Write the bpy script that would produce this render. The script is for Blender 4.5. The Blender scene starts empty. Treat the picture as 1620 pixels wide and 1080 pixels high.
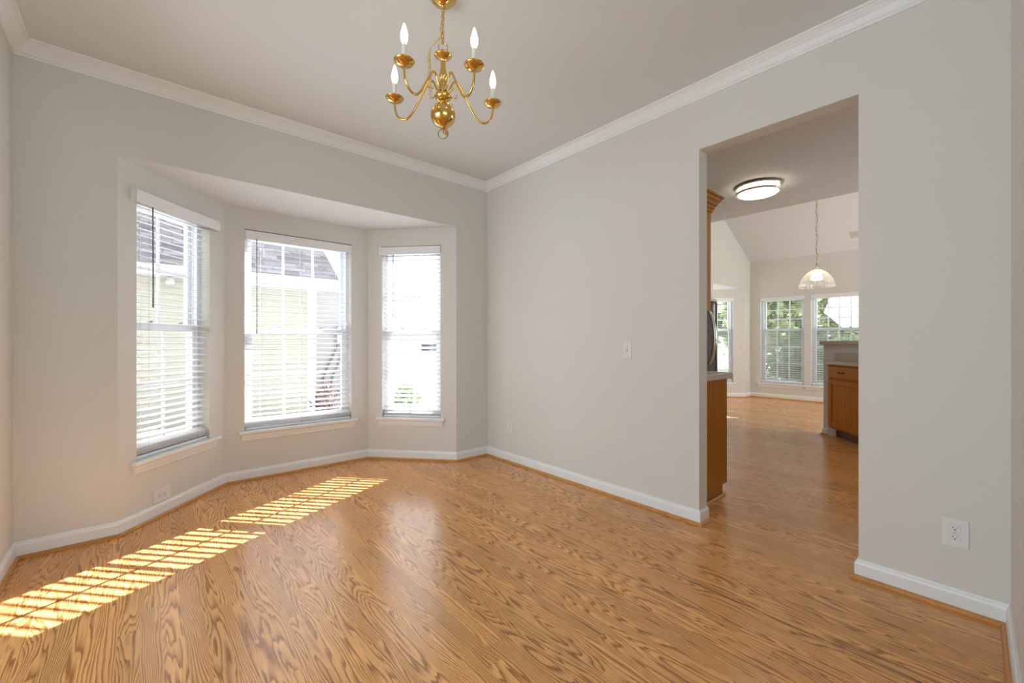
import bpy, bmesh, math, random
import numpy as np
from mathutils import Vector, Matrix
random.seed(7)
SC = bpy.context.scene
COL = SC.collection
PI = math.pi

# ------------------------------------------------------------------ camera, sky, sun, big lights, exposure
cd = bpy.data.cameras.new('camera')
cam = bpy.data.objects.new('camera', cd); COL.objects.link(cam)
cam.location = (-2.626, -3.403, 1.15)
cam.rotation_euler = (PI/2, 0, -math.atan2(581, 667.6))
cd.sensor_fit = 'HORIZONTAL'; cd.sensor_width = 36.0
cd.lens = 667.6/1620*36.0
cd.clip_start = 0.01; cd.clip_end = 300
SC.camera = cam

W = bpy.data.worlds.new('sky'); SC.world = W; W.use_nodes = True
wn = W.node_tree.nodes; wn['Background'].inputs[0].default_value = (0.90, 0.98, 0.99, 1)
wn['Background'].inputs[1].default_value = 3.0

SUN_DIR = Vector((0.905, 0.425, 0.715)).normalized()      # towards the sun
sd = bpy.data.lights.new('sun', 'SUN'); sd.energy = 31.0; sd.angle = math.radians(0.26); sd.color = (0.97, 0.95, 1.0)
sun = bpy.data.objects.new('sun', sd); COL.objects.link(sun)
sun.rotation_euler = SUN_DIR.to_track_quat('Z', 'Y').to_euler(); sun.location = (20, 12, 16)

def area(name, loc, target, sx, sy, power, color=(1, 1, 1)):
    d = bpy.data.lights.new(name, 'AREA'); d.shape = 'RECTANGLE'; d.size = sx; d.size_y = sy
    d.energy = power; d.color = color
    o = bpy.data.objects.new(name, d); COL.objects.link(o); o.location = loc
    o.rotation_euler = (Vector(loc) - Vector(target)).to_track_quat('Z', 'Y').to_euler()
    return o
# added fill lamps, all unseen: behind the camera, in the side room, in the kitchen
area('living_room_fill', (-2.6, -6.8, 1.3), (-2.2, -2.0, 1.5), 4.4, 2.2, 72, (0.60, 0.87, 1.0))
area('side_room_fill', (-5.7, -2.2, 1.1), (0, -2.2, 1.9), 3.0, 1.9, 94, (0.70, 0.86, 1.0))
area('kitchen_fill', (5.3, -5.8, 1.5), (5.2, 0, 2.2), 3.0, 1.8, 120, (0.93, 0.99, 1.0))

SC.view_settings.view_transform = 'Standard'; SC.view_settings.look = 'None'
SC.view_settings.gamma = 1.0; SC.view_settings.exposure = 0.14
SC.view_settings.use_curve_mapping = False
cy = SC.cycles
cy.use_denoising = True; cy.max_bounces = 10; cy.diffuse_bounces = 6; cy.glossy_bounces = 4
cy.transmission_bounces = 6; cy.transparent_max_bounces = 24; cy.sample_clamp_indirect = 6.0
cy.caustics_reflective = False; cy.caustics_refractive = False

# ------------------------------------------------------------------ materials
def mat(name, color, rough=0.5, metal=0.0, spec=0.5, emit=None, estr=0.0):
    m = bpy.data.materials.new(name); m.use_nodes = True
    b = m.node_tree.nodes['Principled BSDF']
    b.inputs['Base Color'].default_value = (*color, 1); b.inputs['Roughness'].default_value = rough
    b.inputs['Metallic'].default_value = metal; b.inputs['Specular IOR Level'].default_value = spec
    if emit:
        b.inputs['Emission Color'].default_value = (*emit, 1); b.inputs['Emission Strength'].default_value = estr
    return m

class NB:
    """tiny node-graph helper"""
    def __init__(s, m): s.t = m.node_tree; s.n = s.t.nodes; s.l = s.t.links; s.b = s.n.get('Principled BSDF')
    def add(s, kind, **kw):
        n = s.n.new(kind)
        for k, v in kw.items(): setattr(n, k, v)
        return n
    def set(s, sock, v):
        if hasattr(v, 'is_output'): s.l.new(v, sock)
        else: sock.default_value = v
    def math(s, op, a, b=None, c=None):
        n = s.add('ShaderNodeMath', operation=op); s.set(n.inputs[0], a)
        if b is not None: s.set(n.inputs[1], b)
        if c is not None: s.set(n.inputs[2], c)
        return n.outputs[0]
    def ramp(s, fac, stops):
        n = s.add('ShaderNodeValToRGB'); s.l.new(fac, n.inputs[0])
        e = n.color_ramp.elements
        while len(e) < len(stops): e.new(0.5)
        for i, (p, c) in enumerate(stops): e[i].position = p; e[i].color = (*c, 1) if len(c) == 3 else c
        return n.outputs[0]
    def mix(s, fac, a, b, mode='MIX'):
        n = s.add('ShaderNodeMix', data_type='RGBA', blend_type=mode)
        s.set(n.inputs[0], fac); s.set(n.inputs[6], a); s.set(n.inputs[7], b); return n.outputs[2]
    def xyz(s, x, y, z):
        n = s.add('ShaderNodeCombineXYZ')
        for i, v in enumerate((x, y, z)): s.set(n.inputs[i], v)
        return n.outputs[0]
    def noise(s, vec, scale, detail=2.0, rough=0.5, dist=0.0):
        n = s.add('ShaderNodeTexNoise'); s.l.new(vec, n.inputs['Vector'])
        n.inputs['Scale'].default_value = scale; n.inputs['Detail'].default_value = detail
        n.inputs['Roughness'].default_value = rough; n.inputs['Distortion'].default_value = dist
        return n.outputs[0]
    def bump(s, h, strength, dist=0.002):
        n = s.add('ShaderNodeBump'); n.inputs['Strength'].default_value = strength; n.inputs['Distance'].default_value = dist
        s.l.new(h, n.inputs['Height']); s.l.new(n.outputs[0], s.b.inputs['Normal'])
    def obj_xyz(s):
        tc = s.add('ShaderNodeTexCoord'); sp = s.add('ShaderNodeSeparateXYZ'); s.l.new(tc.outputs['Object'], sp.inputs[0])
        return tc.outputs['Object'], sp.outputs

def paint(name, color, rough=0.6):
    m = mat(name, color, rough, spec=0.3); g = NB(m); v, _ = g.obj_xyz()
    g.bump(g.noise(v, 260, 2), 0.06, 0.0006)
    return m

def oak_floor():
    m = mat('oak_laminate', (0.55, 0.3, 0.11), 0.3); g = NB(m); _, o = g.obj_xyz(); x, y = o[0], o[1]
    SW = 0.066
    si = g.math('FLOOR', g.math('DIVIDE', x, SW))
    wnz = g.add('ShaderNodeTexWhiteNoise', noise_dimensions='1D'); g.l.new(si, wnz.inputs['W'])
    r1 = wnz.outputs['Value']
    yy = g.math('ADD', y, g.math('MULTIPLY', r1, 7.0))
    bi = g.math('FLOOR', g.math('DIVIDE', yy, 1.15))
    wn2 = g.add('ShaderNodeTexWhiteNoise', noise_dimensions='2D'); g.l.new(g.xyz(si, bi, 0.0), wn2.inputs['Vector'])
    r2 = wn2.outputs['Value']
    # rings of a sawn board: contour lines of a field stretched along the board
    fx = g.math('ADD', x, g.math('MULTIPLY', r2, 31.0))
    f1 = g.noise(g.xyz(g.math('MULTIPLY', fx, 11.5), g.math('MULTIPLY', yy, 1.45), g.math('MULTIPLY', r2, 53.0)), 1.0, 1.2, 0.4, 0.1)
    wig = g.noise(g.xyz(g.math('MULTIPLY', fx, 60.0), g.math('MULTIPLY', yy, 9.0), r2), 1.0, 2.0)
    sepc = g.add('ShaderNodeSeparateColor'); g.l.new(wn2.outputs['Color'], sepc.inputs[0])
    slope = g.math('MULTIPLY', g.math('SUBTRACT', sepc.outputs[1], 0.5), 260.0)
    fld = g.math('ADD', g.math('ADD', g.math('MULTIPLY', f1, 17.0), g.math('MULTIPLY', x, slope)), g.math('MULTIPLY', wig, 0.42))
    irr = g.noise(g.xyz(g.math('MULTIPLY', fx, 75.0), g.math('MULTIPLY', yy, 0.8), r2), 1.0, 2.0)
    fld = g.math('ADD', fld, g.math('MULTIPLY', irr, 1.4))
    saw = g.math('FRACT', fld)
    ring = g.ramp(saw, [(0.0, (0.1, 0.1, 0.1)), (0.12, (0, 0, 0)), (0.42, (0.10, 0.10, 0.10)), (0.70, (0.60, 0.60, 0.60)), (0.80, (1, 1, 1)), (0.94, (0.9, 0.9, 0.9)), (1.0, (0.1, 0.1, 0.1))])
    pore = g.noise(g.xyz(g.math('MULTIPLY', x, 420.0), g.math('MULTIPLY', y, 9.0), r2), 1.0, 2.0, 0.6)
    pore = g.ramp(pore, [(0.47, (0, 0, 0)), (0.62, (1, 1, 1))])
    base = g.mix(ring, (0.91, 0.462, 0.165, 1), (0.33, 0.115, 0.023, 1))
    base = g.mix(g.math('MULTIPLY', pore, 0.5), base, (0.50, 0.195, 0.046, 1))
    tone = g.math('ADD', 0.88, g.math('MULTIPLY', r2, 0.22))
    tn = g.add('ShaderNodeVectorMath', operation='SCALE'); g.l.new(base, tn.inputs[0]); g.l.new(tone, tn.inputs['Scale'])
    base = tn.outputs[0]
    # one open joint between planks, a hairline elsewhere
    gap = g.math('LESS_THAN', g.math('ABSOLUTE', g.math('ADD', x, 0.650)), 0.0022)
    gap = g.math('MULTIPLY', gap, g.math('LESS_THAN', y, -2.2))
    gp2 = g.math('LESS_THAN', g.math('ABSOLUTE', g.math('SUBTRACT', x, 0.388)), 0.0012)
    base = g.mix(g.math('MAXIMUM', gap, g.math('MULTIPLY', gp2, 0.6)), base, (0.02, 0.012, 0.006, 1))
    g.l.new(base, g.b.inputs['Base Color'])
    g.b.inputs['Specular IOR Level'].default_value = 0.55
    rr = g.math('ADD', 0.21, g.math('MULTIPLY', pore, 0.07)); g.l.new(rr, g.b.inputs['Roughness'])
    g.bump(g.math('ADD', pore, ring), -0.05, 0.0008)
    return m

def wood(name, light, dark, rough=0.35, axis=2, scale=1.0, spec=0.4):
    m = mat(name, light, rough, spec=spec); g = NB(m); _, o = g.obj_xyz()
    k = [55.0*scale]*3; k[axis] = 2.2*scale
    v = g.xyz(*[g.math('MULTIPLY', o[i], k[i]) for i in range(3)])
    a = g.noise(v, 1.0, 3.0, 0.55, 0.6)
    k2 = [260.0*scale]*3; k2[axis] = 7.0*scale
    b = g.noise(g.xyz(*[g.math('MULTIPLY', o[i], k2[i]) for i in range(3)]), 1.0, 2.0)
    f = g.math('ADD', g.math('MULTIPLY', a, 0.7), g.math('MULTIPLY', b, 0.3))
    g.l.new(g.ramp(f, [(0.33, light), (0.68, dark)]), g.b.inputs['Base Color'])
    return m

def speckle(name, c1, c2, scale, rough=0.7, c3=None):
    m = mat(name, c1, rough); g = NB(m); v, _ = g.obj_xyz()
    a = g.noise(v, scale, 4.0, 0.65)
    st = [(0.35, c1), (0.65, c2)]
    if c3: st = [(0.3, c1), (0.5, c2), (0.7, c3)]
    g.l.new(g.ramp(a, st), g.b.inputs['Base Color']); return m

def siding(name, color, pitch=0.115):
    m = mat(name, color, 0.6, spec=0.2); g = NB(m); _, o = g.obj_xyz()
    fr = g.math('FRACT', g.math('DIVIDE', o[2], pitch))
    g.bump(fr, 1.0, 0.015)
    ln = g.math('LESS_THAN', fr, 0.06)
    g.l.new(g.mix(g.math('MULTIPLY', ln, 0.35), (*color, 1), (color[0]*0.45, color[1]*0.45, color[2]*0.45, 1)), g.b.inputs['Base Color'])
    return m

def shingle(name):
    m = mat(name, (0.16, 0.16, 0.175), 0.85, spec=0.15); g = NB(m); tc, o = g.obj_xyz()
    br = g.add('ShaderNodeTexBrick'); g.l.new(g.xyz(o[0], o[1], 0.0), br.inputs['Vector'])
    br.inputs['Scale'].default_value = 1.0; br.inputs['Brick Width'].default_value = 0.3; br.inputs['Row Height'].default_value = 0.12
    br.inputs['Mortar Size'].default_value = 0.006
    br.inputs['Color1'].default_value = (0.105, 0.105, 0.115, 1); br.inputs['Color2'].default_value = (0.035, 0.035, 0.04, 1)
    br.inputs['Mortar'].default_value = (0.035, 0.035, 0.04, 1)
    g.l.new(br.outputs[0], g.b.inputs['Base Color']); return m

def glass_mat(name, gloss=0.05, tint=(1, 1, 1), rough=0.0):
    m = bpy.data.materials.new(name); m.use_nodes = True; t = m.node_tree; t.nodes.clear()
    o = t.nodes.new('ShaderNodeOutputMaterial'); mx = t.nodes.new('ShaderNodeMixShader')
    tr = t.nodes.new('ShaderNodeBsdfTransparent'); gl = t.nodes.new('ShaderNodeBsdfGlossy')
    tr.inputs[0].default_value = (*tint, 1); gl.inputs['Roughness'].default_value = rough
    mx.inputs[0].default_value = gloss
    t.links.new(tr.outputs[0], mx.inputs[1]); t.links.new(gl.outputs[0], mx.inputs[2]); t.links.new(mx.outputs[0], o.inputs[0])
    return m

def veil_mat(name, color, cover, translucent=False, gloss=0.0):
    """fine mesh or frosted glass: partly covering, partly clear"""
    m = bpy.data.materials.new(name); m.use_nodes = True; t = m.node_tree; t.nodes.clear()
    o = t.nodes.new('ShaderNodeOutputMaterial'); mx = t.nodes.new('ShaderNodeMixShader')
    tr = t.nodes.new('ShaderNodeBsdfTransparent'); df = t.nodes.new('ShaderNodeBsdfTranslucent' if translucent else 'ShaderNodeBsdfDiffuse')
    df.inputs[0].default_value = (*color, 1); mx.inputs[0].default_value = cover
    t.links.new(tr.outputs[0], mx.inputs[1]); t.links.new(df.outputs[0], mx.inputs[2])
    last = mx.outputs[0]
    if gloss:
        m2 = t.nodes.new('ShaderNodeMixShader'); gl = t.nodes.new('ShaderNodeBsdfGlossy'); gl.inputs['Roughness'].default_value = 0.08
        m2.inputs[0].default_value = gloss
        t.links.new(last, m2.inputs[1]); t.links.new(gl.outputs[0], m2.inputs[2]); last = m2.outputs[0]
    t.links.new(last, o.inputs[0]); return m

def leaf_mat(name, c1, c2):
    m = bpy.data.materials.new(name); m.use_nodes = True; g = NB(m)
    v, _ = g.obj_xyz()
    col = g.ramp(g.noise(v, 9.0, 3.0), [(0.35, c1), (0.65, c2)])
    g.l.new(col, g.b.inputs['Base Color']); g.b.inputs['Roughness'].default_value = 0.6
    tl = g.add('ShaderNodeBsdfTranslucent'); g.l.new(col, tl.inputs[0])
    mx = g.add('ShaderNodeMixShader'); mx.inputs[0].default_value = 0.35
    out = g.n['Material Output']
    g.l.new(g.b.outputs[0], mx.inputs[1]); g.l.new(tl.outputs[0], mx.inputs[2]); g.l.new(mx.outputs[0], out.inputs[0])
    return m

M = dict(
    wall=paint('wall_paint', (0.70, 0.688, 0.645), 0.65),
    ceil=paint('ceiling_paint', (0.72, 0.755, 0.76), 0.8),
    trim=mat('white_trim_paint', (0.82, 0.84, 0.84), 0.35),
    vinyl=mat('white_vinyl', (0.80, 0.82, 0.85), 0.35),
    slat=mat('blind_slat_white', (0.84, 0.85, 0.87), 0.4),
    cord=mat('white_cord', (0.78, 0.78, 0.78), 0.8),
    wand=mat('backlit_clear_wand', (0.20, 0.20, 0.20), 0.25),  # clear plastic; the dark grey paints its look against the bright window
    latch=mat('sash_lock_grey', (0.45, 0.46, 0.48), 0.35, 0.4),
    glass=glass_mat('window_glass', 0.05),
    screen=veil_mat('insect_screen', (0.42, 0.44, 0.46), 0.50),
    floor=oak_floor(),
    shoe=wood('oak_shoe_moulding', (0.62, 0.30, 0.085), (0.46, 0.20, 0.05), 0.35, 0, 0.4),
    brass=mat('polished_brass', (0.70, 0.47, 0.15), 0.12, 1.0),
    brass_dk=mat('aged_brass', (0.40, 0.28, 0.11), 0.28, 1.0),
    sleeve=mat('candle_sleeve', (0.80, 0.76, 0.68), 0.45),
    bulb=mat('lit_bulb', (1, 0.9, 0.75), 0.2, emit=(1.0, 0.82, 0.58), estr=8.0),
    wire=mat('gold_lamp_cord', (0.72, 0.56, 0.24), 0.3, 0.5),
    plate=mat('white_plastic_plate', (0.77, 0.765, 0.74), 0.35),
    black=mat('black_slot', (0.012, 0.012, 0.012), 0.5),
    cab=wood('stained_oak_cabinet', (0.56, 0.205, 0.008), (0.38, 0.120, 0.004), 0.55, 2, spec=0.2),
    cabx=wood('stained_oak_moulding', (0.50, 0.20, 0.02), (0.32, 0.115, 0.01), 0.6, 1, spec=0.2),
    panel=wood('oak_end_panel', (0.44, 0.175, 0.016), (0.30, 0.105, 0.008), 0.35, 2, spec=0.2),
    kick=wood('dark_toe_kick', (0.16, 0.055, 0.012), (0.10, 0.03, 0.006), 0.4, 0),
    counter=speckle('beige_laminate', (0.46, 0.40, 0.32), (0.56, 0.50, 0.41), 160, 0.4),
    splash=speckle('tan_laminate', (0.50, 0.43, 0.33), (0.57, 0.50, 0.39), 160, 0.45),
    steel=mat('brushed_steel', (0.46, 0.44, 0.41), 0.34, 1.0),
    chrome=mat('chrome', (0.80, 0.80, 0.80), 0.08, 1.0),
    blackgloss=mat('black_gloss_plastic', (0.012, 0.012, 0.014), 0.12),
    nickel=mat('brushed_nickel', (0.62, 0.55, 0.44), 0.25, 1.0),
    lens=mat('lit_frosted_lens', (1, 0.97, 0.9), 0.4, emit=(1.0, 0.90, 0.74), estr=7.0),
    dome=veil_mat('ribbed_clear_glass', (0.93, 0.93, 0.90), 0.42, True, 0.10),
    pbulb=mat('pendant_bulb', (1, 0.95, 0.85), 0.3, emit=(1.0, 0.88, 0.68), estr=5.0),
    darkmetal=mat('dark_bronze_pull', (0.10, 0.075, 0.05), 0.35, 0.8),
    register=mat('register_beige', (0.66, 0.63, 0.57), 0.5),
    siding=siding('cream_siding', (0.28, 0.275, 0.235)),
    siding2=siding('white_siding', (0.32, 0.32, 0.33)),
    fascia=mat('white_fascia', (0.42, 0.42, 0.42), 0.5),
    shingle=shingle('grey_shingles'),
    ground=speckle('pale_concrete', (0.50, 0.50, 0.49), (0.60, 0.60, 0.58), 6, 0.9),
    bark=speckle('bark', (0.10, 0.075, 0.05), (0.20, 0.15, 0.11), 12, 0.9),
    leafA=leaf_mat('leaf_green', (0.13, 0.19, 0.07), (0.32, 0.38, 0.20)),
    leafB=leaf_mat('leaf_dark_green', (0.07, 0.13, 0.05), (0.24, 0.32, 0.14)),
    leafR=leaf_mat('leaf_burgundy', (0.11, 0.07, 0.075), (0.24, 0.17, 0.17)),
    canvas=mat('white_canvas', (0.88, 0.88, 0.87), 0.8),
    carwhite=mat('white_car_paint', (0.80, 0.81, 0.83), 0.2),
    carglass=mat('car_glass', (0.03, 0.035, 0.04), 0.05),
    rubber=mat('tyre_rubber', (0.03, 0.03, 0.03), 0.7),
    meter=mat('grey_meter_box', (0.42, 0.43, 0.44), 0.5),
    cable=mat('dark_conduit', (0.12, 0.12, 0.13), 0.5),
    jar=glass_mat('jar_glass', 0.22, (0.93, 0.95, 0.95), 0.03),
    deckwood=wood('weathered_deck', (0.42, 0.38, 0.33), (0.30, 0.27, 0.23), 0.8, 1),
)

# ------------------------------------------------------------------ mesh helpers
class MB:
    """collects shapes, then becomes ONE mesh object"""
    def __init__(s): s.bm = bmesh.new()
    def box(s, x0, x1, y0, y1, z0, z1, bevel=0.0):
        vs = [s.bm.verts.new((x, y, z)) for x in (x0, x1) for y in (y0, y1) for z in (z0, z1)]
        idx = [(0, 1, 3, 2), (4, 6, 7, 5), (0, 4, 5, 1), (2, 3, 7, 6), (0, 2, 6, 4), (1, 5, 7, 3)]
        fs = [s.bm.faces.new([vs[i] for i in f]) for f in idx]
        if bevel:
            es = {e for f in fs for e in f.edges}
            bmesh.ops.bevel(s.bm, geom=list(es), offset=bevel, segments=2, profile=0.5, affect='EDGES')
        return s
    def prism(s, poly, a, b, axis=1):
        """polygon swept from a to b along axis; poly gives the other two coordinates in order"""
        def P(p, t):
            c = [0, 0, 0]; c[axis] = t; o = [i for i in range(3) if i != axis]; c[o[0]], c[o[1]] = p; return c
        A = [s.bm.verts.new(P(p, a)) for p in poly]; B = [s.bm.verts.new(P(p, b)) for p in poly]
        n = len(poly)
        s.bm.faces.new(A); s.bm.faces.new(B[::-1])
        for i in range(n): s.bm.faces.new((A[i], B[i], B[(i+1) % n], A[(i+1) % n]))
        return s
    def tube(s, pts, r, seg=8, cap=True):
        pts = [Vector(p) for p in pts]; rr = r if isinstance(r, (list, tuple)) else [r]*len(pts)
        rings = []; N = None
        for i, p in enumerate(pts):
            t = (pts[min(i+1, len(pts)-1)] - pts[max(i-1, 0)])
            if t.length < 1e-9: t = Vector((0, 0, 1))
            t.normalize()
            if N is None:
                up = Vector((0, 0, 1)) if abs(t.z) < 0.9 else Vector((1, 0, 0)); N = t.cross(up).normalized()
            else:
                N = (N - t*N.dot(t))
                N = N.normalized() if N.length > 1e-6 else t.cross(Vector((0.3, 0.5, 0.8))).normalized()
            Bv = t.cross(N)
            rings.append([s.bm.verts.new(p + rr[i]*(math.cos(2*PI*k/seg)*N + math.sin(2*PI*k/seg)*Bv)) for k in range(seg)])
        for a, b in zip(rings, rings[1:]):
            for k in range(seg): s.bm.faces.new((a[k], a[(k+1) % seg], b[(k+1) % seg], b[k])).smooth = True
        if cap:
            s.bm.faces.new(rings[0][::-1]); s.bm.faces.new(rings[-1])
        return s
    def ringtube(s, c, R, r, normal=(0, 0, 1), seg=24, sx=1.0):
        n = Vector(normal).normalized(); u = n.cross(Vector((0, 0, 1)) if abs(n.z) < 0.9 else Vector((1, 0, 0))).normalized(); v = n.cross(u)
        c = Vector(c); rings = []
        for i in range(seg):
            a = 2*PI*i/seg; d = math.cos(a)*u*sx + math.sin(a)*v; dn = d.normalized()
            rings.append([s.bm.verts.new(c + R*d + r*(math.cos(2*PI*k/8)*dn + math.sin(2*PI*k/8)*n)) for k in range(8)])
        for i in range(seg):
            a, b = rings[i], rings[(i+1) % seg]
            for k in range(8): s.bm.faces.new((a[k], b[k], b[(k+1) % 8], a[(k+1) % 8])).smooth = True
        return s
    def lathe(s, prof, c=(0, 0, 0), seg=32, smooth=True):
        rings = []
        for r, z in prof:
            if r < 1e-5: rings.append([s.bm.verts.new((c[0], c[1], c[2]+z))])
            else: rings.append([s.bm.verts.new((c[0]+r*math.cos(2*PI*k/seg), c[1]+r*math.sin(2*PI*k/seg), c[2]+z)) for k in range(seg)])
        for a, b in zip(rings, rings[1:]):
            for k in range(seg):
                k2 = (k+1) % seg
                if len(a) == 1 and len(b) == 1: continue
                if len(a) == 1: f = s.bm.faces.new((a[0], b[k], b[k2]))
                elif len(b) == 1: f = s.bm.faces.new((a[k], b[0], a[k2]))
                else: f = s.bm.faces.new((a[k], b[k], b[k2], a[k2]))
                f.smooth = smooth
        return s
    def quad(s, *p):
        s.bm.faces.new([s.bm.verts.new(q) for q in p]); return s
    def build(s, name, m, parent=None, fix=True):
        if fix: bmesh.ops.recalc_face_normals(s.bm, faces=s.bm.faces)
        me = bpy.data.meshes.new(name); s.bm.to_mesh(me); s.bm.free(); me.materials.append(M[m] if isinstance(m, str) else m)
        o = bpy.data.objects.new(name, me); COL.objects.link(o)
        if parent: o.parent = parent
        return o

def tag(o, label=None, cat=None, group=None, kind=None):
    if label: o['label'] = label
    if cat: o['category'] = cat
    if group: o['group'] = group
    if kind: o['kind'] = kind
    return o
def thing(name, label, cat, loc=(0, 0, 0), rz=0.0, group=None):
    o = bpy.data.objects.new(name, None); COL.objects.link(o); o.location = loc; o.rotation_euler = (0, 0, rz)
    o.empty_display_size = 0.1
    return tag(o, label, cat, group)
def struct(o, label=None, cat=None):
    return tag(o, label, cat, kind='structure')
def copy_tree(o, parent=None):
    c = o.copy(); COL.objects.link(c)
    if parent: c.parent = parent
    for ch in list(o.children): copy_tree(ch, c)
    return c
def spline(pts, n=8):
    pts = [Vector(p) for p in pts]; out = []
    for i in range(len(pts)-1):
        p0 = pts[max(i-1, 0)]; p1 = pts[i]; p2 = pts[i+1]; p3 = pts[min(i+2, len(pts)-1)]
        for k in range(n):
            t = k/n
            out.append(0.5*((2*p1) + (p2-p0)*t + (2*p0-5*p1+4*p2-p3)*t*t + (3*p1-p0-3*p2+p3)*t**3))
    out.append(pts[-1]); return out

# ------------------------------------------------------------------ the setting
H = 2.745                      # ceiling height
BH = 2.25                      # bay header
A, B, C, D = (-2.747, 0.0), (-2.143, 0.67), (-0.964, 0.67), (-0.372, 0.0)
XL = -3.150
def vault_z(x): return 2.80 + 0.53*(6.96 - x)
A2, B2, C2, D2 = (4.30, 0.0), (4.90, 0.67), (6.07, 0.67), (6.67, 0.0)

def wall(name, P, Q, z0, z1, holes=(), th=0.15, m='wall', label=None, cat='wall'):
    """wall from P to Q seen from inside left to right; inside face on the line PQ, thickness outwards; holes (s0,s1,za,zb)"""
    L = math.hypot(Q[0]-P[0], Q[1]-P[1]); ang = math.atan2(Q[1]-P[1], Q[0]-P[0])
    xs = sorted({0.0, L, *[v for h in holes for v in h[:2]]}); zs = sorted({z0, z1, *[v for h in holes for v in h[2:]]})
    b = MB(); V = {}
    def v(x, y, z):
        k = (round(x, 5), y, round(z, 5))
        if k not in V: V[k] = b.bm.verts.new((x, y, z))
        return V[k]
    def solid(i, j):
        if not (0 <= i < len(xs)-1 and 0 <= j < len(zs)-1): return False
        cx, cz = (xs[i]+xs[i+1])/2, (zs[j]+zs[j+1])/2
        return not any(h[0] < cx < h[1] and h[2] < cz < h[3] for h in holes)
    for i in range(len(xs)-1):
        for j in range(len(zs)-1):
            if not solid(i, j): continue
            x0, x1, za, zb = xs[i], xs[i+1], zs[j], zs[j+1]
            b.bm.faces.new((v(x0, 0, za), v(x1, 0, za), v(x1, 0, zb), v(x0, 0, zb)))
            b.bm.faces.new((v(x0, th, za), v(x0, th, zb), v(x1, th, zb), v(x1, th, za)))
            if not solid(i-1, j): b.bm.faces.new((v(x0, 0, za), v(x0, 0, zb), v(x0, th, zb), v(x0, th, za)))
            if not solid(i+1, j): b.bm.faces.new((v(x1, 0, za), v(x1, th, za), v(x1, th, zb), v(x1, 0, zb)))
            if not solid(i, j-1): b.bm.faces.new((v(x0, 0, za), v(x0, th, za), v(x1, th, za), v(x1, 0, za)))
            if not solid(i, j+1): b.bm.faces.new((v(x0, 0, zb), v(x1, 0, zb), v(x1, th, zb), v(x0, th, zb)))
    o = b.build(name, m); o.location = (P[0], P[1], 0); o.rotation_euler = (0, 0, ang)
    return struct(o, label, cat)

# floor of dining room, bay, kitchen and breakfast room: one continuous laminate
fl = MB()
fl.box(-6.3, 7.1, -8.6, 0.0, -0.12, 0.0)
fl.prism([(A[0], A[1]), (D[0], D[1]), (C[0], C[1]), (B[0], B[1])], -0.12, 0.0, 2)
fl.prism([(A2[0], A2[1]), (D2[0], D2[1]), (C2[0], C2[1]), (B2[0], B2[1])], -0.12, 0.0, 2)
struct(fl.build('floor', 'floor'), 'honey oak laminate floor with bold cathedral grain', 'floor')

struct(MB().box(-6.3, 0.05, -8.6, 0.15, H, H+0.12).build('ceiling', 'ceil'), 'smooth white dining room ceiling', 'ceiling')
struct(MB().prism([(A[0]-0.1, 0.002), (D[0]+0.1, 0.002), (C[0]+0.1, C[1]+0.12), (B[0]-0.1, B[1]+0.12)], BH-0.0015, BH+0.3, 2).build('ceiling_bay', 'ceil'),
       'low white ceiling of the bay window', 'ceiling')
struct(MB().box(0.05, 3.11, -6.2, 0.15, H, H+0.12).build('ceiling_kitchen', 'ceil'), 'flat kitchen ceiling beyond the doorway', 'ceiling')
vt = MB().prism([(3.05, vault_z(3.05)), (7.15, vault_z(7.15)), (7.15, vault_z(7.15)+0.15), (3.05, vault_z(3.05)+0.15)], -6.2, 0.15, 1)
struct(vt.build('ceiling_vaulted', 'ceil'), 'sloping vaulted ceiling of the far breakfast room', 'ceiling')
struct(MB().prism([(A2[0]-0.1, 0.002), (D2[0]+0.1, 0.002), (C2[0]+0.1, C2[1]+0.12), (B2[0]-0.1, B2[1]+0.12)], 2.2135, 2.5, 2).build('ceiling_breakfast_bay', 'ceil'),
       'low ceiling of the far breakfast bay', 'ceiling')

wall('wall_left', (XL, -3.60), (XL, 0), 0, H, [(0.12, 2.75, -0.01, 2.36)], th=0.12, label='narrow view of the white side wall')  # unseen opening added so the side fill reaches the long wall
bw = wall('wall_back', (XL, 0), (0.0, 0), 0, H, [(A[0]-XL, D[0]-XL, -0.01, BH)], th=0.15, label='warm white wall around the bay window')
ZA, ZB = 0.41, 2.08
LAB = math.hypot(B[0]-A[0], B[1]-A[1]); LCD = math.hypot(D[0]-C[0], D[1]-C[1])
WIN_L = (0.123, 0.740); WIN_C = (0.138, 1.018); WIN_R = (0.145, 0.738)
wall('wall_bay_left', A, B, 0, BH, [(*WIN_L, ZA, ZB)], th=0.16, label='angled bay wall with the tall blind and low outlet')
wall('wall_bay_center', B, C, 0, BH, [(*WIN_C, ZA, ZB)], th=0.16, label='middle bay wall with the wide window')
wall('wall_bay_right', C, D, 0, BH, [(*WIN_R, ZA, ZB)], th=0.16, label='angled bay wall beside the back corner')
DY0, DY1, DZ = -2.175, -2.960, 2.356
wall('wall_right', (0, 0), (0, -3.56), 0, H, [(-DY0, -DY1, -0.01, DZ)], th=0.11, label='long white wall with the kitchen doorway')
fw = wall('wall_front', (0, -3.440), (-1.52, -3.478), 0, H, th=0.12, label='sliver of wall at the near end of the room')
# guessed, unseen hall and living room, built to carry the fill light
wall('wall_living_left', (-6.2, -8.5), (-6.2, 0.0), 0, H); wall('wall_living_back', (-6.2, 0.0), (XL-0.12, 0.0), 0, H)
wall('wall_living_right', (0, -3.56), (0, -8.5), 0, H, th=0.11); wall('wall_living_front', (0, -8.5), (-6.2, -8.5), 0, H)
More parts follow.
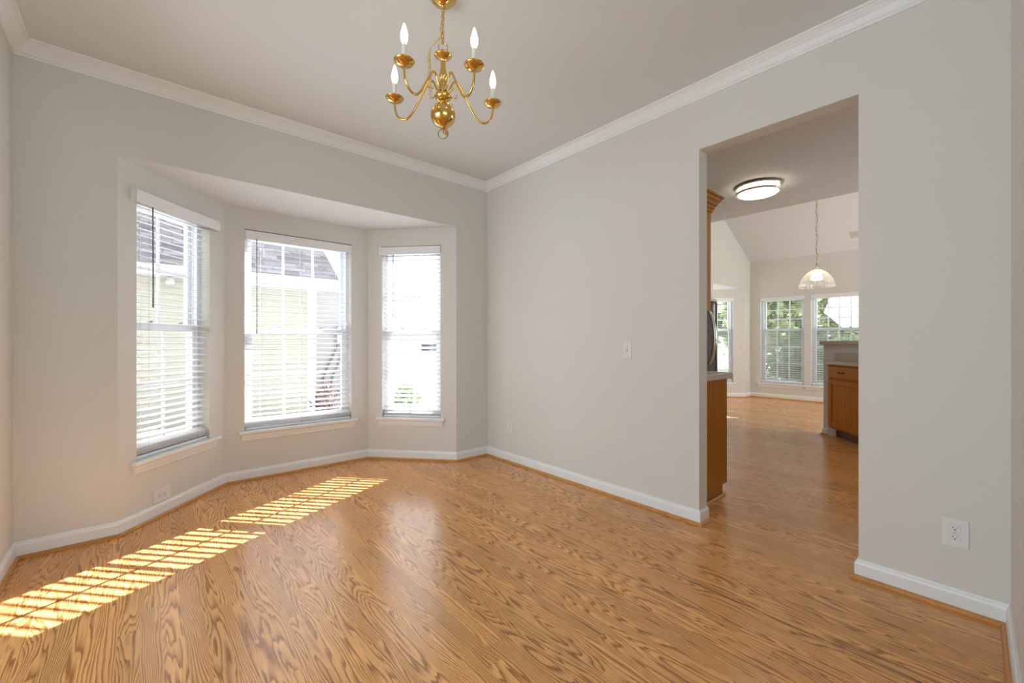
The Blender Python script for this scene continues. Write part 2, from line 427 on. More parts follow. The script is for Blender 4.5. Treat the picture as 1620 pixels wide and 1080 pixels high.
# kitchen and breakfast room
wall('wall_kitchen_back', (0.11, 0), (3.66, 0), 0, H, label='kitchen wall behind the refrigerator')
struct(MB().box(3.03, 3.11, -6.2, 0.0, H+0.12, vault_z(3.05)).build('wall_soffit', 'wall'), 'upper wall above the flat kitchen ceiling', 'wall')
g = MB()
g.prism([(3.03, H), (4.30, H), (4.30, vault_z(4.30)), (3.03, vault_z(3.03))], 0.0, 0.15, 1)
g.prism([(3.66, 0), (4.30, 0), (4.30, H), (3.66, H)], 0.0, 0.15, 1)
g.prism([(4.30, 2.215), (6.67, 2.215), (6.67, vault_z(6.67)), (4.30, vault_z(4.30))], 0.0, 0.15, 1)
g.prism([(6.67, 0), (7.11, 0), (7.11, vault_z(7.11)), (6.67, vault_z(6.67))], 0.0, 0.15, 1)
struct(g.build('wall_breakfast_side', 'wall'), 'tall gable wall of the breakfast room above its bay', 'wall')
wall('wall_breakfast_bay_left', A2, B2, 0, 2.215); wall('wall_breakfast_bay_center', B2, C2, 0, 2.215, [(0.14, 1.02, 0.30, 2.05)], th=0.16)
wall('wall_breakfast_bay_right', C2, D2, 0, 2.215, [(0.075, 0.685, 0.30, 2.05)], th=0.16, label='angled wall of the far breakfast bay')
WF1 = (0.199, 0.963); WF2 = (1.075, 1.90)
wall('wall_far', (6.96, 0), (6.96, -6.2), 0, 2.82, [(*WF1, 0.30, 2.04), (*WF2, 0.30, 2.04)], th=0.16, label='far breakfast room wall with two windows')
wall('wall_kitchen_front', (7.1, -6.1), (0.11, -6.1), 0, 5.0)
struct(MB().box(2.70, 3.66, -0.67, 0.0, 1.80, 2.64).build('wall_bulkhead', 'wall'), 'boxed bulkhead over the refrigerator', 'wall')

def sweep(path, prof, names, m, closed=False, labels=None, skip=()):
    """mouldings along a path (room on the right-hand side when walking so that wall is on the left): profile (offset into room, z); one object per segment, mitred"""
    n = len(path); P = [Vector((p[0], p[1])) for p in path]
    segs = [(i, (i+1) % n) for i in range(n if closed else n-1)]
    def nrm(i, j):
        d = (P[j]-P[i]).normalized(); return Vector((d.y, -d.x))       # to the right of travel
    def off(k):
        ns = [nrm(i, j) for i, j in segs if k in (i, j)]
        if len(ns) == 1: return ns[0]
        a, b = ns; s = a+b
        return s / max(0.15, (1 + a.dot(b)))
    out = []
    for q, (i, j) in enumerate(segs):
        if q in skip: continue
        b = MB(); oi, oj = off(i), off(j)
        va = [b.bm.verts.new((P[i].x+oi.x*o, P[i].y+oi.y*o, z)) for o, z in prof]
        vb = [b.bm.verts.new((P[j].x+oj.x*o, P[j].y+oj.y*o, z)) for o, z in prof]
        k = len(prof)
        for e in range(k): b.bm.faces.new((va[e], va[(e+1) % k], vb[(e+1) % k], vb[e]))
        b.bm.faces.new(va); b.bm.faces.new(vb[::-1])
        o = b.build(names[q] if names else 'trim_%d' % sweep.c, m)
        if not names: sweep.c += 1
        struct(o, labels[q] if labels else None, 'trim'); out.append(o)
    return out
sweep.c = 1
crown = [(0, H-0.082), (0.010, H-0.082), (0.012, H-0.070), (0.018, H-0.066), (0.020, H-0.058), (0.030, H-0.040), (0.046, H-0.022),
         (0.054, H-0.017), (0.055, H-0.012), (0.064, H-0.010), (0.066, H), (0, H)]
sweep([(XL, -3.60), (XL, 0), (0, 0), (0, -3.440), (-1.52, -3.478)], crown, None, 'trim',
      labels=['white crown moulding on the side wall', 'white crown moulding above the bay window', 'white crown moulding above the doorway', 'white crown moulding at the near end'])
def base_prof(h=0.092, t=0.014):
    return [(0, 0), (t, 0), (t, h-0.022), (t*0.75, h-0.012), (t*0.45, h-0.008), (t*0.35, h), (0, h)]
bpath1 = [(XL, -0.85), (XL, 0), A, B, C, D, (0, 0), (0, DY0), (0.11, DY0)]
bpath2 = [(0.11, DY1), (0, DY1), (0, -3.440), (-1.52, -3.478)]
bn1 = ['baseboard_left', 'baseboard_back_left', 'baseboard_bay_left', 'baseboard_bay_center', 'baseboard_bay_right', 'baseboard_back_right', 'baseboard_right', 'baseboard_jamb']
sweep(bpath1, base_prof(), bn1, 'trim'); sweep(bpath2, base_prof(), ['baseboard_jamb_near', 'baseboard_right_near', 'baseboard_front'], 'trim')
def shoe_prof(t=0.014, w=0.015, h=0.019):
    return [(t, 0), (t+w, 0), (t+w, h*0.35), (t+w*0.75, h*0.75), (t+w*0.3, h), (t, h)]
sweep(bpath1, shoe_prof(), None, 'shoe'); sweep(bpath2, shoe_prof(), None, 'shoe')
fb = [(7.11, -0.0)]
sweep([(D2[0]-0.6, 0.67), D2, (6.96, 0), (6.96, -6.1)], base_prof(0.095), ['baseboard_breakfast_bay', 'baseboard_breakfast_side', 'baseboard_far'], 'trim')
sweep([(D2[0]-0.6, 0.67), D2, (6.96, 0), (6.96, -6.1)], shoe_prof(), None, 'shoe')

# ------------------------------------------------------------------ windows and blinds (local frame: x along wall, y outwards, z up)
def frame_of(P, Q): return (P[0], P[1], 0), math.atan2(Q[1]-P[1], Q[0]-P[0])
def make_window(n, P, Q, s0, s1, z0, z1, zm, cols, rows, label, sill=(0.042, 0.042), screen=True):
    loc, rz = frame_of(P, Q)
    w = thing('window_%d' % n, label, 'window', loc, rz); w['kind'] = 'structure'
    f = MB(); t = 0.032
    f.box(s0, s0+t, 0.075, 0.16, z0, z1); f.box(s1-t, s1, 0.075, 0.16, z0, z1)
    f.box(s0+t, s1-t, 0.075, 0.16, z1-t, z1); f.box(s0+t, s1-t, 0.075, 0.16, z0, z0+t)
    f.box(s0+t, s0+t+0.006, 0.10, 0.112, z0+t, z1-t); f.box(s1-t-0.006, s1-t, 0.10, 0.112, z0+t, z1-t)
    f.build('frame', 'vinyl', w)
    def sash(name, za, zb, y, botr, topr):
        a, b = s0+t, s1-t; st = 0.036
        m = MB()
        m.box(a, a+st, y, y+0.03, za, zb, 0.003); m.box(b-st, b, y, y+0.03, za, zb, 0.003)
        m.box(a+st, b-st, y, y+0.03, za, za+botr, 0.003); m.box(a+st, b-st, y, y+0.03, zb-topr, zb, 0.003)
        s = m.build(name, 'vinyl', w)
        gx0, gx1, gz0, gz1 = a+st, b-st, za+botr, zb-topr
        mu = MB()
        for c in range(1, cols):
            x = gx0+(gx1-gx0)*c/cols; mu.box(x-0.009, x+0.009, y+0.009, y+0.021, gz0, gz1)
        for r in range(1, rows):
            z = gz0+(gz1-gz0)*r/rows; mu.box(gx0, gx1, y+0.010, y+0.020, z-0.009, z+0.009)
        mu.build('muntins', 'vinyl', s)
        MB().quad((gx0, y+0.016, gz0), (gx1, y+0.016, gz0), (gx1, y+0.016, gz1), (gx0, y+0.016, gz1)).build('glass_pane', 'glass', s)
        return s
    sash('upper_sash', zm-0.02, z1-t, 0.118, 0.04, 0.036)
    lo = sash('lower_sash', z0+t, zm+0.02, 0.082, 0.055, 0.042)
    for k in ((0.3, 0.7) if s1-s0 > 0.5 else (0.5,)):
        x = s0+(s1-s0)*k
        l = MB(); l.box(x-0.022, x+0.022, 0.078, 0.10, zm+0.02, zm+0.030, 0.002); l.box(x-0.006, x+0.020, 0.074, 0.088, zm+0.030, zm+0.038, 0.002)
        l.build('sash_lock', 'latch', lo)
    if screen:
        MB().quad((s0+t, 0.152, z0+t), (s1-t, 0.152, z0+t), (s1-t, 0.152, zm), (s0+t, 0.152, zm)).build('insect_screen', 'screen', w)
    if sill:
        a, b = s0-sill[0], s1+sill[1]
        m = MB(); m.box(a, b, -0.036, 0.0, z0-0.024, z0, 0.006); m.box(s0+0.001, s1-0.001, 0.0, 0.076, z0-0.020, z0+0.002)
        m.build('sill', 'trim', w)
        ap = MB(); a += 0.02; b -= 0.02
        ap.prism([(0.0, z0-0.078), (-0.010, z0-0.078), (-0.013, z0-0.060), (-0.017, z0-0.050), (-0.019, z0-0.036), (-0.026, z0-0.024), (0.0, z0-0.024)], a, b, 0)
        ap.build('apron', 'trim', w)
    return w

def make_blind(P, Q, s0, s1, z_top, z_bot, label, tilt=10, wand=None, val=(0.0, 0.0, 0.004), nstack=4, group=None, pitch=0.043, val_h=0.068, tilt_low=None):
    loc, rz = frame_of(P, Q)
    o = thing('window_blind', label, 'blind', loc, rz, group)
    a, b = s0+0.006, s1-0.006; yc = 0.040
    MB().box(a, b, 0.012, 0.066, z_top-0.055, z_top-0.008, 0.002).build('headrail', 'slat', o)
    v = MB(); vy = val[2]                                  # valance front: y from vy-0.008 to vy
    v.box(s0-val[0], s1+val[1], vy-0.010, vy, z_top-val_h, z_top+0.006, 0.0025)
    if val[0] > 0: v.box(s0-val[0], s0-val[0]+0.009, vy, vy+0.030 if vy+0.03 < 0 else -0.001, z_top-val_h, z_top+0.006)
    if val[1] > 0: v.box(s1+val[1]-0.009, s1+val[1], vy, vy+0.030 if vy+0.03 < 0 else -0.001, z_top-val_h, z_top+0.006)
    v.build('valance', 'slat', o)
    m = MB(); zb = z_bot+0.028; wd, th = 0.050, 0.0034
    zs = []; z = z_top-0.075
    stack_top = zb + nstack*0.011
    while z > stack_top+0.02: zs.append((z, None)); z -= pitch
    for k in range(nstack): zs.append((stack_top - k*0.011, 26-6*k))
    for k, (z, tl) in enumerate(zs):
        tt = tilt if tilt_low is None else tilt+(tilt_low-tilt)*min(1, max(0, (z_top-z)/(z_top-z_bot)))
        an = math.radians(tl if tl is not None else tt)
        dy, dz = math.cos(an)*wd/2, math.sin(an)*wd/2       # room edge low, outer edge high
        ny, nz = -math.sin(an)*th/2, math.cos(an)*th/2
        j0 = random.uniform(-0.0012, 0.0012); j1 = j0+random.uniform(-0.0015, 0.0015)
        vs = []
        for x, j in ((a+0.003, j0), (b-0.003, j1)):
            for sy, sn in ((-1, -1), (1, -1), (1, 1), (-1, 1)):
                vs.append(m.bm.verts.new((x, yc+sy*dy+sn*ny, z+j+sy*dz+sn*nz)))
        for i in range(4): m.bm.faces.new((vs[i], vs[(i+1) % 4], vs[4+(i+1) % 4], vs[4+i]))
        m.bm.faces.new(vs[:4]); m.bm.faces.new(vs[4:][::-1])
    m.build('slats', 'slat', o)
    MB().box(a+0.003, b-0.003, yc-0.026, yc+0.026, z_bot+0.004, z_bot+0.022, 0.004).build('bottom_rail', 'slat', o)
    c = MB(); W_ = b-a
    for q in ((0.16, 0.84) if W_ < 0.7 else (0.14, 0.5, 0.86)):
        for y in (yc-0.027, yc+0.027):
            c.tube([(a+q*W_, y, z_bot+0.01), (a+q*W_, y, z_top-0.05)], 0.0009, 5)
    c.build('ladder_cords', 'cord', o)
    if wand:
        x, zz = wand
        k = MB(); k.tube([(x, -0.004, z_top-0.062), (x+0.001, -0.006, zz+0.1), (x, -0.006, zz)], [0.0042, 0.0042, 0.0050], 6)
        k.build('tilt_wand', 'wand', o)
    return o

ZM = 1.25
make_window(1, A, B, *WIN_L, ZA, ZB, ZM, 2, 2, 'double hung window in the angled bay wall above the low outlet', (0.040, 0.085), False)
make_window(2, B, C, *WIN_C, ZA, ZB, ZM, 3, 2, 'wide double hung window in the middle of the bay', (0.045, 0.055), False)
make_window(3, C, D, *WIN_R, ZA, ZB, ZM, 2, 2, 'narrow double hung window in the bay wall nearest the corner', (0.050, 0.045), False)
make_blind(A, B, *WIN_L, 2.075, ZA, 'white slat blind on the angled window above the low outlet', 9, (0.235, 1.37), (0.040, 0.062, -0.030), 5, tilt_low=12)
make_blind(B, C, *WIN_C, 2.066, ZA, 'widest white slat blind, on the middle bay window', 8, (0.225, 1.215), (-0.002, -0.002, 0.004), 4, tilt_low=10)
make_blind(C, D, *WIN_R, 2.066, ZA, 'narrow white slat blind on the bay window nearest the corner', 25, (0.262, 1.375), (0.030, 0.0, -0.003), 2, tilt_low=14)
FA, FB = (6.96, 0), (6.96, -6.2)
make_window(4, FA, FB, *WF1, 0.30, 2.04, 1.39, 3, 3, 'far breakfast window beside the gable corner, trees behind', (0.05, 0.0))
make_window(5, FA, FB, *WF2, 0.30, 2.04, 1.39, 4, 3, 'far breakfast window behind the raised bar counter', (0.11, 0.05))
make_window(6, C2, D2, 0.075, 0.685, 0.30, 2.05, 1.39, 2, 3, 'window of the far breakfast bay behind the refrigerator', (0.04, 0.04))
make_window(7, B2, C2, 0.14, 1.02, 0.30, 2.05, 1.39, 3, 3, 'middle window of the far breakfast bay', (0.04, 0.04))
make_blind(FA, FB, *WF1, 2.035, 0.30, 'white slat blind on the far window beside the gable corner', 3, None, (0.0, 0.0, -0.002), 2)
make_blind(FA, FB, *WF2, 2.035, 0.30, 'white slat blind on the far window behind the raised bar', 3, None, (0.0, 0.0, -0.002), 2)
make_blind(C2, D2, 0.075, 0.685, 2.045, 0.30, 'white slat blind on the far bay window past the refrigerator', 6, None, (0.0, 0.0, -0.002), 2)

# ------------------------------------------------------------------ chandelier
CX, CY = -1.586, -1.723
ch = thing('chandelier', 'polished brass five arm chandelier with lit candle bulbs under the ceiling', 'chandelier', (CX, CY, 0))
MB().lathe([(0, H-0.046), (0.012, H-0.046), (0.020, H-0.040), (0.045, H-0.030), (0.058, H-0.016), (0.062, H-0.004), (0.062, H), (0, H)]).build('canopy', 'brass', ch)
# chain: alternating links from canopy to the loop, with a slack cord wound through
link = MB(); zc = H-0.05; k = 0
top_loop = 2.522
link.ringtube((0, 0, zc), 0.009, 0.0020, (0, 1, 0), 16); zc -= 0.020
path = []
nl = 10; z0c, z1c = zc, top_loop+0.012
for i in range(nl):
    t = i/(nl-1); z = z0c+(z1c-z0c)*t; ox = -0.010*math.sin(PI*min(1, t*1.0))*(1 if t > 0.45 else 0.3)
    nrm = (1, 0, 0) if i % 2 else (0, 1, 0)
    link.ringtube((ox, 0, z), 0.0135, 0.0017, nrm, 16, 0.55)
link.build('chain', 'brass', ch)
cam_r = Vector((0.755, -0.656, 0))       # a direction across the room
cord = MB()
L = [(0.0, 0, H-0.05), (0.006, 0.002, 2.66), (-0.004, -0.002, 2.60), (0.004, 0, 2.56), (-0.02, 0.01, 2.535), (-0.045, 0.03, 2.505), (-0.049, 0.04, 2.45), (-0.046, 0.037, 2.38), (-0.050, 0.042, 2.33), (-0.045, 0.035, 2.28)]
cord.tube(spline(L, 6), 0.0022, 6)
L2 = [(0.003, 0.002, 2.60), (-0.012, 0.004, 2.555), (-0.040, 0.025, 2.515), (-0.054, 0.045, 2.47), (-0.052, 0.043, 2.40), (-0.056, 0.045, 2.34), (-0.048, 0.038, 2.30), (-0.042, 0.034, 2.32), (-0.044, 0.036, 2.38), (-0.046, 0.039, 2.48)]
cord.tube(spline(L2, 6), 0.0020, 6)
L3 = [(-0.046, 0.039, 2.49), (-0.030, 0.028, 2.47), (-0.026, 0.022, 2.43), (-0.034, 0.028, 2.385), (-0.047, 0.038, 2.37)]
cord.tube(spline(L3, 6), 0.0010, 5)
for k in range(6):
    cord.ringtube((-0.049, 0.040, 2.475-0.028*k), 0.0072, 0.0016, (0.15*random.uniform(-1, 1), 0.2*random.uniform(-1, 1), 1), 14)
cord.build('lamp_cord', 'wire', ch)
loop = MB(); loop.ringtube((0, 0, 2.508), 0.021, 0.0026, cam_r.cross(Vector((0, 0, 1))), 24)
loop.build('top_loop', 'brass', ch)
col = [(0, 2.492), (0.006, 2.492), (0.012, 2.484), (0.033, 2.477), (0.040, 2.471), (0.038, 2.466), (0.024, 2.456), (0.013, 2.447), (0.011, 2.440),
       (0.0115, 2.42), (0.014, 2.40), (0.0185, 2.382), (0.0195, 2.372), (0.016, 2.360), (0.012, 2.355), (0.014, 2.350), (0.020, 2.341), (0.0205, 2.333),
       (0.015, 2.325), (0.019, 2.320), (0.0195, 2.296), (0.024, 2.291), (0.038, 2.286), (0.040, 2.280), (0.034, 2.268), (0.022, 2.258), (0.012, 2.254), (0.011, 2.246), (0, 2.246)]
MB().lathe(col, seg=36).build('column', 'brass', ch)
ball = [(0, 2.248), (0.014, 2.247)] + [(0.0575*math.sin(a), 2.193+0.054*math.cos(a)) for a in np.linspace(0.35, PI-0.25, 18)] + [(0.012, 2.137), (0.010, 2.131), (0, 2.130)]
MB().lathe(ball, seg=40).build('ball', 'brass', ch)
fr = MB(); fr.ringtube((0, 0, 2.109), 0.023, 0.0022, Vector((0.656, 0.755, 0)), 28); fr.tube([(0, 0, 2.132), (0, 0, 2.124), (0.002, 0, 2.112)], [0.006, 0.004, 0.0025], 8)
fr.build('pull_ring', 'brass_dk', ch)
view = math.atan2(0.755+0.0, 0.656+0.0) + math.radians(5.0)     # the far arm points away from the doorway side of the hall
arm0 = None
for q in range(5):
    an = view + q*2*PI/5
    ca, sa = math.cos(an), math.sin(an)
    pr = [(0.018, 2.305), (0.032, 2.322), (0.046, 2.352), (0.062, 2.362), (0.080, 2.346), (0.115, 2.285), (0.150, 2.228), (0.182, 2.200), (0.212, 2.202), (0.234, 2.225), (0.243, 2.258), (0.245, 2.286)]
    if arm0 is None:
        arm = MB().tube([(p.x, 0, p.z) for p in spline([(r, 0, z) for r, z in pr], 6)], 0.0053, 10).build('arm', 'brass', ch)
        pan = [(0, 2.284), (0.007, 2.284), (0.010, 2.288), (0.022, 2.290), (0.034, 2.294), (0.042, 2.304), (0.043, 2.306), (0.040, 2.305), (0.030, 2.299), (0.010, 2.297), (0.013, 2.303), (0, 2.305)]
        MB().lathe(pan, (0.245, 0, 0), 28).build('drip_pan', 'brass', arm)
        MB().lathe([(0, 2.303), (0.0105, 2.303), (0.0105, 2.372), (0.008, 2.375), (0, 2.375)], (0.245, 0, 0), 18).build('candle_sleeve', 'sleeve', arm)
        bl = [(0, 2.374), (0.007, 2.374), (0.009, 2.378), (0.0130, 2.390), (0.0155, 2.403), (0.0152, 2.414), (0.0115, 2.432), (0.0065, 2.450), (0.0030, 2.460), (0, 2.464)]
        MB().lathe(bl, (0.245, 0, 0), 18).build('bulb', 'bulb', arm)
        arm0 = arm
    else:
        arm = copy_tree(arm0, ch)
    arm.rotation_euler = (0, 0, an)
    # small scrolled hook between the arms
    a2 = an + PI/5; c2, s2 = math.cos(a2), math.sin(a2)
    hk = [(0.030, 2.282), (0.040, 2.300), (0.055, 2.312), (0.070, 2.308)]
    h2 = [(0.034, 2.286), (0.044, 2.268), (0.058, 2.262), (0.068, 2.272), (0.066, 2.280)]
    hb = MB()
    hb.tube([(p.x*c2, p.x*s2, p.z) for p in spline([(r, 0, z) for r, z in hk], 5)], 0.0026, 7)
    hb.tube([(p.x*c2, p.x*s2, p.z) for p in spline([(r, 0, z) for r, z in h2], 5)], 0.0024, 7)
    hb.build('scroll_hook', 'brass', ch)

# ------------------------------------------------------------------ wall plates
def outlet(name, P, Q, s, z, w, h, label, horizontal=False, cat='outlet'):
    loc, rz = frame_of(P, Q); ux, uy = math.cos(rz), math.sin(rz)
    o = thing(name, label, cat, (loc[0]+ux*s, loc[1]+uy*s, z), rz)
    pl = MB().box(-w/2, w/2, -0.0065, 0.0, -h/2, h/2, 0.0022).build('plate', 'plate', o)
    if horizontal: pass
    for sg in (1, -1):
        def T(a, b): return (b, a) if horizontal else (a, b)
        c = 0.0195*sg
        r = MB(); poly = []
        for k in range(24):
            an = 2*PI*k/24; a = 0.0172*math.cos(an); b = max(-0.0125, min(0.0125, 0.0165*math.sin(an)))
            poly.append(T(a, b+c))
        r.prism(poly, -0.0080, -0.0060, 1)
        rc = r.build('receptacle', 'plate', o)
        s_ = MB()
        for (xa, xb, za, zb) in ((-0.0075, -0.0052, -0.001, 0.0065), (0.0052, 0.0070, -0.001, 0.0055), (-0.0026, 0.0026, -0.0085, -0.0042)):
            p, q = T(xa, za+c), T(xb, zb+c)
            s_.box(min(p[0], q[0]), max(p[0], q[0]), -0.0084, -0.0078, min(p[1], q[1]), max(p[1], q[1]))
        s_.build('slots', 'black', rc)
        gr = MB(); pts = [Vector((p[0]*1.0, -0.0068, p[1])) for p in poly]; gr.tube(pts+[pts[0]], 0.0008, 4, False)
        gr.build('groove', 'latch', rc)
    MB().lathe([(0, 0.0008), (0.0028, 0.0004), (0.003, 0)], seg=10).build('screw', 'latch', o).matrix_local = Matrix.Translation((0, -0.0064, 0)) @ Matrix.Rotation(PI/2, 4, 'X')
    return o
RW = ((0, 0), (0, -3.56))
outlet('wall_outlet', *RW, 3.285, 0.330, 0.082, 0.122, 'white duplex outlet on the wall between the doorway and the near corner')
outlet('wall_outlet', *RW, 0.362, 0.340, 0.072, 0.115, 'small white outlet low on the long wall near the back corner')
outlet('wall_outlet', A, B, 0.307, 0.137, 0.132, 0.086, 'white outlet mounted sideways below the angled bay window', True)
outlet('wall_outlet', FA, FB, 0.135, 0.375, 0.072, 0.115, 'tiny white outlet under the far window beside the gable corner')
sw = thing('switch_plate', 'white plate with a toggle on the long wall beside the doorway', 'switch', (0, -1.655, 1.088), -PI/2)
MB().box(-0.036, 0.036, -0.0065, 0, -0.060, 0.060, 0.0022).build('plate', 'plate', sw)
MB().box(-0.006, 0.006, -0.0072, -0.006, -0.013, 0.013).build('toggle_slot', 'latch', sw)
tg = MB(); tg.prism([(-0.006, -0.004), (-0.019, -0.010), (-0.020, -0.006), (-0.006, 0.006)], -0.0042, 0.0042, 0); tg.build('toggle', 'plate', sw)
for zz in (0.030, -0.030): MB().box(-0.0025, 0.0025, -0.0072, -0.006, zz-0.0025, zz+0.0025, 0.0006).build('screw', 'latch', sw)

# ------------------------------------------------------------------ kitchen
bc = thing('base_cabinet', 'oak base cabinet end panel just inside the doorway', 'cabinet', (0.11, -2.06, 0))
MB().box(0.0, 0.592, 0.0, 0.90, 0.085, 0.871).build('body', 'panel', bc)
MB().box(0.0, 0.524, 0.004, 0.90, 0.0, 0.085).build('toe_kick', 'panel', bc)
MB().prism([(0.0, 0.0), (-0.016, 0.0), (-0.014, 0.010), (-0.005, 0.018), (0.0, 0.019)], 0.0, 0.540, 0).build('shoe_strip', 'shoe', bc)
dd = MB().box(0.592, 0.611, 0.02, 0.44, 0.10, 0.69, 0.003).build('door', 'cab', bc); MB().box(0.611, 0.630, 0.38, 0.39, 0.56, 0.66, 0.003).build('handle', 'darkmetal', dd)
dr = MB().box(0.592, 0.611, 0.02, 0.44, 0.71, 0.86, 0.003).build('drawer', 'cab', bc); MB().box(0.611, 0.630, 0.17, 0.29, 0.78, 0.79, 0.003).build('handle', 'darkmetal', dr)
bc2 = thing('base_cabinet', 'oak base cabinet between the end cabinet and the kitchen corner', 'cabinet', (0.11, -1.16, 0))
MB().box(0.0, 0.592, 0.001, 1.14, 0.085, 0.871).build('body', 'cab', bc2); MB().box(0.0, 0.524, 0.001, 1.14, 0.0, 0.085).build('toe_kick', 'kick', bc2)
ct = MB(); ct.box(0.111, 0.748, -2.088, -0.005, 0.872, 0.916, 0.006)
tag(ct.build('countertop', 'counter'), 'beige laminate countertop end just inside the doorway', 'countertop')
wc = thing('wall_cabinet', 'oak wall cabinet with stepped crown just inside the doorway', 'cabinet', (0.11, -2.06, 0))
MB().box(0.001, 0.316, 0.0, 0.85, 1.37, 2.10).build('body', 'cab', wc)
cr = MB()
prof = [(0.0, 2.070), (0.010, 2.070), (0.012, 2.088), (0.020, 2.094), (0.022, 2.108), (0.034, 2.118), (0.037, 2.132), (0.052, 2.146), (0.056, 2.160), (0.066, 2.164), (0.067, 2.178), (0.0, 2.178)]
cp = [(0.001, 0.0), (0.316, 0.0), (0.316, 0.85)]
k = len(prof)
def cring(px, py, ox, oy): return [cr.bm.verts.new((px+ox*o, py+oy*o, z)) for o, z in prof]
rings = [cring(0.001, 0, 0, -1), cring(0.316, 0, 1, -1), cring(0.316, 0.85, 1, 0)]
for a, b in zip(rings, rings[1:]):
    for e in range(k): cr.bm.faces.new((a[e], a[(e+1) % k], b[(e+1) % k], b[e]))
cr.bm.faces.new(rings[0]); cr.bm.faces.new(rings[-1])
cr.build('crown', 'cabx', wc)
MB().box(0.316, 0.335, 0.02, 0.42, 1.385, 2.06, 0.003).build('door', 'cab', wc)
gj = thing('glass_jar', 'shiny clear glass jar on the countertop end before the refrigerator', 'jar', (0.395, -1.93, 0.916))
MB().lathe([(0, 0.001), (0.036, 0.001), (0.040, 0.012), (0.040, 0.080), (0.030, 0.096), (0.030, 0.104), (0.027, 0.104), (0.027, 0.095), (0.037, 0.078), (0.037, 0.012), (0, 0.006)], seg=24).build('jar_body', 'jar', gj)
MB().lathe([(0, 0.104), (0.033, 0.104), (0.033, 0.116), (0.028, 0.120), (0, 0.120)], seg=24).build('lid', 'chrome', gj)

fg = thing('refrigerator', 'black and steel refrigerator with bowed handles seen past the countertop', 'refrigerator', (2.76, -0.03, 0))
MB().box(0.0, 0.90, -0.62, 0.0, 0.02, 1.74, 0.004).build('body', 'steel', fg)
MB().box(0.02, 0.88, -0.60, -0.02, 0.0, 0.02).build('feet_base', 'blackgloss', fg)
def bowed_door(x0, x1, z0, z1, name):
    n = 10; poly = [(x0, -0.625)] + [(x0+(x1-x0)*i/n, -0.690-0.022*math.sin(PI*(0.1+0.8*i/n))) for i in range(n+1)] + [(x1, -0.625)]
    b = MB(); b.prism(poly, z0, z1, 2); return b.build(name, 'blackgloss', fg)
dl = bowed_door(0.004, 0.535, 0.06, 1.715, 'left_door'); drr = bowed_door(0.545, 0.870, 0.06, 1.715, 'right_door')
MB().box(0.872, 0.8975, -0.712, -0.622, 0.06, 1.704, 0.004).build('edge_trim', 'steel', fg)
dl.name = 'door'; drr.name = 'door'
dp = MB().box(0.20, 0.47, -0.720, -0.690, 0.85, 1.35, 0.006).build('water_dispenser', 'blackgloss', dl)
n = 12; poly = [(0.0, -0.62)] + [(0.90*i/n, -0.70-0.11*math.sin(PI*i/n)) for i in range(n+1)] + [(0.90, -0.62)]
MB().prism(poly, 1.705, 1.745, 2).build('top_cap', 'steel', fg)
for x, dpar in ((0.515, dl), (0.566, drr)):
    hp = [(x, -0.700, 1.585), (x, -0.745, 1.57), (x, -0.785, 1.48), (x, -0.812, 1.35), (x, -0.820, 1.21), (x, -0.812, 1.07), (x, -0.785, 0.94), (x, -0.745, 0.85), (x, -0.700, 0.835)]
    MB().tube(spline(hp, 5), 0.013, 10).build('handle', 'chrome' if x > 0.54 else 'steel', dpar)

fl_ = thing('ceiling_light', 'round flush mount ceiling light with metal rings on the kitchen ceiling', 'ceiling light', (2.10, -1.80, H))
MB().lathe([(0, 0), (0.185, 0), (0.185, -0.012), (0, -0.012)], seg=48).build('base_plate', 'nickel', fl_)
MB().lathe([(0.178, -0.012), (0.180, -0.080), (0.172, -0.092), (0.10, -0.097), (0, -0.098)], seg=48).build('diffuser', 'lens', fl_)
for z in (-0.018, -0.078):
    MB().lathe([(0.184, z+0.009), (0.205, z+0.009), (0.207, z), (0.205, z-0.009), (0.184, z-0.009), (0.184, z+0.009)], seg=48).build('ring', 'nickel', fl_)
for q in range(3):
    an = q*2*PI/3+0.6
    MB().tube([(0.197*math.cos(an), 0.197*math.sin(an), -0.015), (0.197*math.cos(an), 0.197*math.sin(an), -0.080)], 0.005, 8).build('post', 'nickel', fl_)

PX, PY = 4.82, -1.665
pz = vault_z(PX)
pd = thing('pendant_light', 'clear ribbed glass dome pendant on a long chain in the breakfast room', 'pendant lamp', (PX, PY, 0))
MB().lathe([(0, pz-0.06), (0.05, pz-0.05), (0.065, pz-0.03), (0.065, pz+0.03), (0, pz+0.03)], seg=24).build('canopy', 'nickel', pd)
c = MB(); z = pz-0.07; i = 0
while z > 2.30:
    c.ringtube((0.003*math.sin(i*1.7), 0, z), 0.020, 0.0030, (1, 0.3, 0) if i % 2 else (-0.3, 1, 0), 10, 0.6); z -= 0.031; i += 1
c.build('chain', 'nickel', pd)
c = MB(); c.tube([(0.012*math.sin(k*0.9), 0.012*math.cos(k*0.9), 2.26+(pz-2.34)*k/40) for k in range(41)], 0.0028, 5); c.build('lamp_cord', 'cable', pd)
c = MB(); c.tube(spline([(0, 0, 2.36), (0.03, -0.02, 2.33), (0.045, -0.03, 2.27), (0.03, -0.02, 2.22)], 5), 0.003, 6); c.tube(spline([(0, 0, 2.37), (-0.04, 0.03, 2.31), (-0.055, 0.04, 2.25), (-0.03, 0.02, 2.20)], 5), 0.003, 6)
c.tube([(0, 0, 2.30), (0, 0, 2.20)], 0.012, 10); c.build('hanger', 'nickel', pd)
dm = MB(); seg = 64; prof = [(0.028, 2.205), (0.060, 2.196), (0.110, 2.165), (0.155, 2.118), (0.188, 2.065), (0.205, 2.015), (0.210, 1.985), (0.222, 1.962), (0.223, 1.952)]
rg = []
